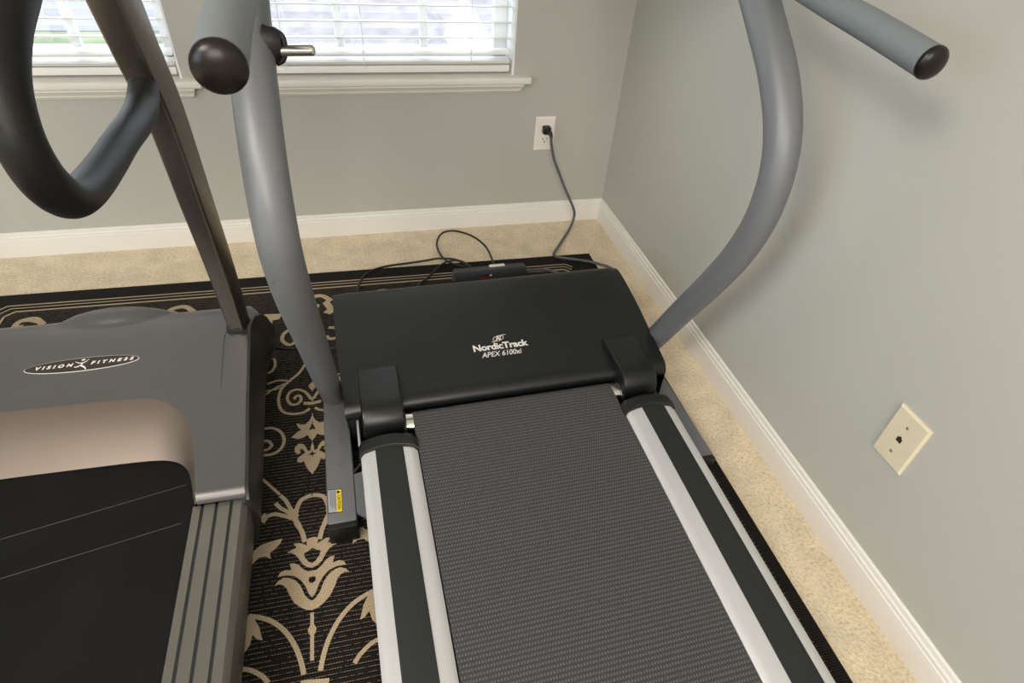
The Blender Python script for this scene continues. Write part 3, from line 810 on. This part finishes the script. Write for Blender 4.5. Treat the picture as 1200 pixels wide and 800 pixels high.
def cut_y(x):
    if x >= CUT[0][0] or x <= CUT[-1][0]: return -1.198
    for (xa, ya), (xc, yc_) in zip(CUT, CUT[1:]):
        if xc <= x <= xa: return ya + (yc_ - ya) * (xa - x) / (xa - xc)
cutS = catmull([(x, y, 0) for x, y in CUT], 4)
xs_ = [1.0] ; cols = []
ends = [-1.139, -1.142, -1.150, -1.165, -1.185, -1.205, -1.215]
xcols = ends + [p.x for p in cutS] + [-1.94, -1.97, -2.0, VW]
b = bmesh.new(); grid = []
for i, x in enumerate(xcols):
    y0 = -1.198
    if CUT[-1][0] < x < CUT[0][0]:
        y0 = min(cutS, key=lambda p: abs(p.x - x)).y
    col_ = []
    M_ = 60
    for k in range(M_ + 1):
        s = (k / M_)
        y = y0 + (-.676 - y0) * s
        z = vh(y)
        xx = x
        if i <= 3:   # follow the curved right edge
            xx = vedge(y) - (x + 1.139) * -1 * 1.0
            if i == 0: z -= .004
            # slight upturned fin near the rear corner
        # rounded hump at rear centre
        h = .030 * max(0, 1 - ((x + 1.437) / .115) ** 2 - ((y + .692) / .062) ** 2) ** .9
        col_.append(Vector((xx, y, z + h)))
    for y, z in ((-.667, .17), (-.663, .10), (-.660, .03)): col_.append(Vector((x, y, z)))
    col_.insert(0, Vector((x if i > 3 else col_[0].x, y0 - (.001 if y0 < -1.19 else 0), min(.176, vh(y0) - .003)))) if y0 <= -1.19 else col_.insert(0, col_[0] + Vector((0, -.0006, -.0015)))
    grid.append(col_)
add_loft(b, grid)
vhood = obj('motor_hood', b, M_vhood, T2, 40)
# champagne wall dropping from the hood cut-out to the belt
b = bmesh.new()
BOT = [(-1.229, -1.200), (-1.237, -1.165), (-1.245, -1.132), (-1.253, -1.110), (-1.264, -1.094), (-1.280, -1.082), (-1.304, -1.074), (-1.345, -1.070), (-1.42, -1.068), (-1.55, -1.066), (-1.72, -1.066), (-1.79, -1.070), (-1.84, -1.082), (-1.875, -1.105), (-1.895, -1.15), (-1.91, -1.200)]
bs = catmull([(x, y, 0) for x, y in BOT], 4)
r0 = []; r1 = []; r2 = []; r3 = []
for p, q in zip(cutS, bs):
    t_ = Vector((p.x, p.y, vh(p.y) - .001 if p.y > -1.19 else .180)); bb = Vector((q.x, q.y, .163))
    r0.append(t_); r1.append(t_ * .92 + bb * .08 + Vector((0, 0, .0015))); r2.append(t_ * .45 + bb * .55 + Vector((0, 0, .006))); r3.append(bb)
add_loft(b, [r0, r1, r2, r3])
obj('hood_recess', b, M_tan, T2, 40)['label'] = 'champagne coloured recess wall above the belt'
# dark flank panel with a fin along the hood edge
b = bmesh.new(); rings = []
for k in range(31):
    y = -1.205 + .455 * k / 30
    xe = vedge(y); ze = vh(y); q = (y + 1.205) / .455
    fin = .012 * max(0, (q - .55) / .45) ** 1.5
    if q > .93: fin -= .02 * (q - .93) / .07
    bulge = .006 * math.sin(q * PI * .8)
    def sy(d): return y + .13 * max(0, (q - .5) / .5) ** 2 * d
    rings.append([Vector((xe - .006, y, ze - .006)), Vector((xe - .002, y, ze + .001 + fin)), Vector((xe + .003, y, ze + fin)), Vector((xe + .008 + bulge * .5, sy(.15), ze - .03)),
                  Vector((xe + .010 + bulge, sy(.45), ze * .62)), Vector((xe - .006 + bulge * .8, sy(.8), ze * .30)), Vector((xe - .028 + bulge * .5, sy(1), GZ + .004)), Vector((xe - .05, sy(1), GZ + .004)), Vector((xe - .05, y, ze - .03))])
add_loft(b, rings, True, True)
obj('side_panel', b, M_flank, T2, 40)['label'] = 'dark side panel with a pale upper edge'
def on_vhood(u, v):
    z = .24
    for _ in range(8): p = at(u, v, 2, z); z = vh(p.y)
    return Vector((p.x, p.y, z + .0003))
b = bmesh.new(); add_tube(b, catmull([on_vhood(*q) for q in ((266, 388), (263.5, 393), (262, 405), (260.5, 425), (259, 455))], 4), [.0007, .0007, .0005, .0004, .0003], 6)
obj('hood_seam', b, M_dark, vhood, 60)
b = bmesh.new(); add_box(b, (VW, -1.19, GZ), (-1.19, -.68, .13), .01)
add_box(b, (-1.96, -1.21, .05), (-1.17, -1.19, .15), .003)
obj('hood_base', b, M_black, T2)

# oval badge
VB = Vector((-1.462, -.863, 0)); ang = math.radians(.8)
def badge_pt(x, y, dz):
    X = VB.x + x * math.cos(ang) - y * math.sin(ang); Y = VB.y + x * math.sin(ang) + y * math.cos(ang); return Vector((X, Y, vh(Y) + dz))
def flat_to_badge(bm, dz):
    for v in bm.verts: v.co = badge_pt(v.co.x, v.co.y, dz)
def ellipse_face(a, c, dz, mi, b_):
    rng = [b_.verts.new(badge_pt(a * math.cos(t_) , c * math.sin(t_) * (1), dz)) for t_ in [2 * PI * i / 48 for i in range(48)]]
    f_ = b_.faces.new(rng); f_.material_index = mi
b = bmesh.new()
for a, c, dz, mi in ((.1025, .0172, .0010, 1), (.1012, .0162, .0014, 0)):
    rr1 = [[badge_pt(a * math.cos(t_) * s, c * math.sin(t_) * s, dz) for t_ in [2 * PI * i / 48 for i in range(48)]] for s in (1, .6, .2)]
    rr1.insert(0, [badge_pt(a * math.cos(t_), c * math.sin(t_), dz - .0009) for t_ in [2 * PI * i / 48 for i in range(48)]])
    V_ = add_loft(b, rr1, True, False, mi); f = b.faces.new(V_[-1]); f.material_index = mi
for s, cx, wid in (('VISION', -.051, .066), ('FITNESS', .053, .078)):
    t = text_bm(s, .0122, .25, .0007, spacing=1.8); xs = [v.co.x for v in t.verts]; k = wid / (max(xs) - min(xs))
    for v in t.verts: v.co.x = v.co.x * k + cx; v.co.y *= .86
    bmesh.ops.triangulate(t, faces=t.faces); flat_to_badge(t, .0018); merge(b, t, 1); t.free()
e = bmesh.new()  # running figure
stroke_bm(e, [(-.014, .008), (-.008, .004), (0, .003), (.006, .006), (.010, .012)], .0022, taper=True)
stroke_bm(e, [(.002, .004), (-.002, -.003), (.004, -.008), (.009, -.015)], .0036, taper=True)
stroke_bm(e, [(-.002, -.002), (-.008, -.006), (-.014, -.006)], .0030, taper=True); stroke_bm(e, [(-.003, .010), (.001, .011), (.003, .010)], .004)
flat_to_badge(e, .0018); merge(b, e, 1); e.free()
obj('oval_badge', b, [M_dark, M_text], vhood, 0, normals=False)['label'] = 'black oval badge with white lettering VISION FITNESS'

# ribbed side rail
VT = .170
def vrail(sg):
    fx = (lambda x: x) if sg > 0 else (lambda x: 2 * -1.574 - x)
    root = None
    edges = [-1.231, -1.2165, -1.2130, -1.1935, -1.1900, -1.1685, -1.1650, -1.1490]
    pf = [(-1.233, .120), (-1.231, VT - .001), (-1.2300, VT)]
    for a, c in ((-1.2170, -1.2125), (-1.1935, -1.1890), (-1.1690, -1.1645)):
        pf += [(a - .0008, VT), (a, VT - .001), (a, VT - .006), (c, VT - .006), (c, VT - .001), (c + .0008, VT)]
    pf += [(-1.1500, VT), (-1.1480, VT - .002), (-1.1420, VT - .012), (-1.1405, VT - .030), (-1.1450, .09), (-1.158, .03), (-1.168, GZ + .012), (-1.20, GZ + .012), (-1.233, .06)]
    b = bmesh.new()
    add_loft(b, [[Vector((fx(x), y, z)) for x, z in pf] for y in (-2.85, -1.197)], True, True)
    o = obj('side_rail', b, M_vrail, T2, 25)
    b = bmesh.new()
    for a, c in ((-1.2169, -1.2126), (-1.1934, -1.1891), (-1.1689, -1.1646)):
        add_loft(b, [[Vector((fx(x), y, z)) for x, z in ((a, VT - .006), (c, VT - .006), (c, VT - .0016), (a, VT - .0016))] for y in (-2.84, -1.199)], True, True)
    obj('rail_groove', b, M_tread, o, 20)
vrail(1); vrail(-1)
b = bmesh.new(); vb0 = -1.03; pr = [(-2.83, .1605)] + [(-2.83 + (vb0 + 2.83) * k / 30, .1605) for k in range(1, 31)]
for k in range(1, 9): a = PI / 2 - PI * k / 8; pr.append((vb0 + .03 * math.cos(a), .1305 + .03 * math.sin(a)))
pr.append((-2.83, .1005))
add_loft(b, [[Vector((x, y, z)) for y, z in pr] for x in (-1.905, -1.7, -1.45, -1.2345)], True, True)
# joined seam running diagonally across the belt
obj('running_belt', b, M_vbelt, T2, 30)
b = bmesh.new()
for (u0, v0), (u1, v1) in (((0, 632), (218, 568)), ((0, 678), (212, 613))):
    P = [at(u0 + (u1 - u0) * k / 8, v0 + (v1 - v0) * k / 8, 2, .1607) for k in range(9)]
    add_tube(b, P, .0006, 5)
obj('belt_seam', b, M_dark, T2, 60)
b = bmesh.new(); add_box(b, (-1.90, -2.83, .06), (-1.238, -1.2, .10)); obj('deck', b, M_black, T2)

# mast: rounded rectangular tube leaning back to the user
XM = -1.172
mp = [atL(u, v, 0) for u, v in ()] or [at(u, v, 0, XM) for u, v in ((281, 382), (259, 315), (227.5, 228), (193, 132), (157, 52), (134, 0))]
d0 = (mp[1] - mp[0]).normalized()
mb = [mp[0] - d0 * .03] + mp; d1 = (mb[-1] - mb[-2]).normalized()
mb += [mb[-1] + d1 * .12, mb[-1] + d1 * .30]
b = bmesh.new()
SEC = rrect(1.0, .78, .24, 5)
add_tube(b, catmull(mb, 5), [.0210, .0213, .0240, .0262, .0275, .0285, .029, .029, .029], section=SEC, up=(.24, 1, .3))
mast = obj('mast', b, M_mast, T2, 50)
b = bmesh.new(); c = mp[0]; add_tube(b, [c + Vector((0, -.001, -.012)), c + Vector((0, 0, -.004)), c + Vector((0, 0, .002)), c + Vector((0, 0, .004))], [.034, .034, .031, .027], 28, squash=(.88, 1.05), up=(1, 0, 0))
obj('mast_collar', b, M_black, mast, 40)
# second mast on the far side
mirx = lambda p: Vector((2 * -1.574 - p.x, p.y, p.z))
b = bmesh.new(); add_tube(b, catmull([mirx(p) for p in mb], 5), .029, section=SEC, up=(.24, 1, .3)); mast2 = obj('mast', b, M_mast, T2, 50)
# padded loop handlebar
hp = [((168, 100), 16), ((168, 112), 17), ((166, 127), 18), ((158, 144), 18.5), ((142, 166), 19), ((124, 194), 20.5), ((104, 220), 22.5), ((84, 232), 24.5), ((62, 222), 26), ((38, 194), 27), ((17, 150), 27.5), ((4, 92), 27.5), ((6, 35), 27), ((18, -12), 26)]
XH = -1.168
Ph = [at(u, v, 0, XH - (.0 if i > 1 else .0)) for i, ((u, v), w_) in enumerate(hp)]
def dep(p): return (p - CAM_C).dot(_r[2])
Rh = [w_ / FPX * dep(p) * .98 for p, (_, w_) in zip(Ph, hp)]
d1 = (Ph[-1] - Ph[-2]).normalized()
Ph += [Ph[-1] + d1 * .07, Ph[-1] + d1 * .13 + Vector((0, .04, .0))]; Rh += [Rh[-1]] * 2
b = bmesh.new(); add_tube(b, catmull(Ph, 6), Rh, 28, up=(1, 0, 0)); obj('handlebar', b, M_foam, T2, 60)
b = bmesh.new(); add_box(b, (-2.02, mb[-1].y - .12, 1.17), (-1.13, mb[-1].y + .10, 1.42), .04, 4); obj('console', b, M_flank, T2)

# ------------------------------------------------------------------ wall outlet, wall plate, plug, cords
ox, oz = -0.2886, 0.2780
out = thing('wall_outlet', 'white duplex wall outlet on the back wall with a dark plug in it', 'outlet', (ox + .035, -.0, oz + .057))
def plate(bm, o, ux, uy, un, w_, h_, t_, bev):
    P = [[(0, 0, 0), (w_, 0, 0), (w_, h_, 0), (0, h_, 0)], [(0, 0, t_ * .45), (w_, 0, t_ * .45), (w_, h_, t_ * .45), (0, h_, t_ * .45)],
         [(bev, bev, t_), (w_ - bev, bev, t_), (w_ - bev, h_ - bev, t_), (bev, h_ - bev, t_)]]
    add_loft(bm, [[o + ux * p[0] + uy * p[1] + un * p[2] for p in r_] for r_ in P], True, True)
Xa, Ya, Za = Vector((1, 0, 0)), Vector((0, 1, 0)), Vector((0, 0, 1))
b = bmesh.new(); plate(b, Vector((ox, -.0003, oz)), Xa, Za, -Ya, .0701, .1156, .006, .0045); obj('cover_plate', b, M_plate, out, 20)
for cz in (oz + .0385, oz + .0775):
    b = bmesh.new(); cc_ = Vector((ox + .035, -.0055, cz))
    sec = [(x * .0165, z * .0140) for x, z in [(math.copysign(abs(math.cos(a)) ** .5, math.cos(a)), math.copysign(abs(math.sin(a)) ** .8, math.sin(a))) for a in [2 * PI * k / 24 for k in range(24)]]]
    add_loft(b, [[cc_ + Vector((x, 0, z)) for x, z in sec], [cc_ + Vector((x * .97, -.0022, z * .97)) for x, z in sec]], True, True)
    rc = obj('receptacle', b, M_plate, out, 30)
    b = bmesh.new()
    add_box(b, cc_ + Vector((-.0075, -.0028, -.001)), cc_ + Vector((-.0055, -.0021, .007))); add_box(b, cc_ + Vector((.0055, -.0028, -.001)), cc_ + Vector((.0075, -.0021, .006)))
    add_tube(b, [cc_ + Vector((0, -.0021, -.0065)), cc_ + Vector((0, -.0028, -.0065))], .0026, 12)
    obj('slot', b, M_dark, rc, 20)
b = bmesh.new(); add_tube(b, [(ox + .035, -.006, oz + .058), (ox + .035, -.0072, oz + .058)], .003, 12); obj('screw', b, M_screw, out, 30)

# power strip behind the hood
bz = .050
q0, q1, q2 = at(529, 314, 2, bz), at(615, 306, 2, bz), at(530, 331, 2, bz * .9)
bx = (q1 - q0); bl = bx.length; bx.normalize(); byv = Vector((bx.y, -bx.x, 0))
brk = thing('power_strip', 'charcoal power strip with red switch behind the black hood, grey cable plugged into the wall', 'power strip', (q0 + q1) / 2 * 1 - Vector((0, 0, bz - GZ)))
def bp(x, y, z): p = q0 + bx * x + byv * y; return Vector((p.x, p.y, z))
b = bmesh.new()
sx_ = [(0, .008), (.004, .002), (.014, 0), (bl - .014, 0), (bl - .004, .002), (bl, .008)]
BW = .032
rings = []
for z, ins in ((GZ, .003), (GZ + .004, 0), (bz - .012, 0), (bz - .002, .006), (bz, .012)):
    j = ins * .5; r_ = [(ins, .008 + j * .3), (.008, j), (bl - .008, j), (bl - ins, .008 + j * .3), (bl - ins, BW - .008 - j * .3), (bl - .008, BW - j), (.008, BW - j), (ins, BW - .008 - j * .3)]
    rings.append([bp(x, y, z) for x, y in r_])
add_loft(b, rings, True, True); obj('strip_case', b, M_brick, brk, 28)
b = bmesh.new()
M4 = Matrix(((bx.x, byv.x, 0, q0.x), (bx.y, byv.y, 0, q0.y), (0, 0, 1, 0), (0, 0, 0, 1)))
add_box(b, (.020, BW - .001, .008), (bl * .68, BW + .003, bz - .006), .003, 2, M4); obj('front_ridge', b, M_brick, brk, 30)
b = bmesh.new(); add_box(b, (bl * .36, BW + .001, .021), (bl * .46, BW + .006, .031), .001, 2, M4); obj('switch', b, M_red, brk, 30)
b = bmesh.new(); add_box(b, (bl * .365, BW + .001, .0315), (bl * .47, BW + .0045, .036), .001, 2, M4); obj('switch_bezel', b, M_black, brk, 30)
b = bmesh.new(); add_box(b, (bl * .485, BW + .002, .030), (bl * .51, BW + .005, .036), .001, 2, M4); obj('indicator', b, M_text, brk, 30)
b = bmesh.new(); add_box(b, (bl * .50, .002, bz - .006), (bl * .71, .016, bz + .002), .002, 2, M4); obj('outlet_tab', b, M_plate, brk, 30)
# its grey cable: out of the right end, behind the hood, back over the rug and up to the outlet
pc = Vector((ox + .035, -.0084, oz + .0775)); CR = .0048; FZ = GZ + CR
cpts = [bp(bl - .003, .016, .022), at(622, 316.5, 2, .020), at(636, 315.5, 2, .012), at(648, 318, 2, FZ), at(656, 321, 2, FZ), at(668, 327, 2, FZ), at(690, 331, 2, FZ), at(712, 326, 2, FZ), at(722, 319, 2, FZ),
        at(715, 313.6, 2, FZ), at(703, 309.5, 2, FZ), at(690, 306.3, 2, FZ), at(674, 304, 2, FZ), at(660, 302.3, 2, FZ), at(652, 300.5, 2, FZ), at(649, 297.5, 2, FZ), at(651, 293.5, 2, FZ), at(658, 283, 2, CR + .001), at(667.5, 268, 2, CR + .008), at(672.5, 255, 2, .035),
        at(672.5, 246, 1, -.082), at(667, 232, 1, -.072), at(660.5, 217, 1, -.064), at(655, 202, 1, -.058), at(649.5, 187, 1, -.052), at(646.5, 172, 1, -.047), pc + Vector((.009, -.038, -.012))]
b = bmesh.new(); add_tube(b, catmull(cpts, 6), CR, 12); gc = obj('cable', b, M_gcord, brk, 60)
b = bmesh.new(); add_box(b, pc + Vector((-.0135, -.024, -.0125)), pc + Vector((.0125, 0, .0125)), .004, 3)
add_tube(b, catmull([pc + Vector((.002, -.020, -.002)), pc + Vector((.008, -.034, -.006)), pc + Vector((.010, -.040, -.016))], 4), [.009, .0075, .0055, .005], 14)
obj('plug', b, M_black, gc, 40)
# black lead looping from the strip and back, plus its tangle
b = bmesh.new(); CB = .0034
loop = [bp(bl * .60, .004, bz - .012), bp(bl * .58, -.012, bz - .004), at(570, 290, 2, .040), at(556, 278, 2, .034), at(540, 271.8, 2, .026), at(526, 270.6, 2, .018), at(516, 275, 2, .012), at(511.8, 286, 2, .010), at(516, 298, 2, .010), at(526, 307, 2, .012), at(540, 311, 2, .014), at(552, 311.5, 2, .012)]
add_tube(b, catmull(loop, 6), CB, 12)
tag(obj('looped_cord', b, M_cord, None, 60), 'black cord looping up onto the carpet from the power strip', 'cord')
b = bmesh.new()
c2 = [L(-.335, -.585, FZ), at(419.5, 341, 2, FZ), at(421, 332, 2, FZ), at(427, 323, 2, FZ), at(438, 316, 2, FZ + .002), at(455, 311.5, 2, FZ), at(480, 308, 2, FZ), at(500, 305, 2, FZ + .002), at(513, 302.8, 2, .022), at(530, 303.3, 2, .023), at(543, 307, 2, .016), at(551, 312, 2, .012)]
add_tube(b, catmull(c2, 6), CB, 12)
tag(obj('trailing_cord', b, M_cord, None, 60), 'black cord trailing left along the rug edge and under the black hood', 'cord')
b = bmesh.new()
c3 = [L(-.235, -.585, FZ), at(489, 337, 2, FZ), at(498, 328, 2, FZ), at(510, 317, 2, FZ), at(519, 309, 2, .016), at(528, 305.5, 2, .028), at(538, 305.8, 2, .028), at(547, 310, 2, .018), at(553, 314, 2, .014)]
add_tube(b, catmull(c3, 6), CB, 12)
tag(obj('short_cord', b, M_cord, None, 60), 'short black cord slanting from the tangle down behind the hood', 'cord')
# almond phone plate on the right wall
py, pz, pw, ph = -1.3801, .2776, .0701, .1156
wp = thing('wall_plate', 'almond phone jack plate on the right wall', 'wall plate', (0, py - pw / 2, pz + ph / 2))
b = bmesh.new(); plate(b, Vector((-.0003, py, pz)), -Ya, Za, -Xa, pw, ph, .0062, .0035); obj('cover_plate', b, M_almond, wp, 20)
b = bmesh.new(); c = Vector((-.0060, py - pw / 2, pz + ph / 2)); add_box(b, c + Vector((-.0012, -.0052, -.0050)), c + Vector((0, .0052, .0042))); add_box(b, c + Vector((-.0012, -.0022, .003)), c + Vector((0, .0022, .0075)))
obj('jack_socket', b, M_dark, wp, 0)
for dz in (-.030, .030):
    b = bmesh.new(); add_tube(b, [c + Vector((0, 0, dz)), c + Vector((-.0010, 0, dz)), c + Vector((-.0016, 0, dz))], [.0033, .0033, .0022], 14); obj('screw', b, M_screw, wp, 40)
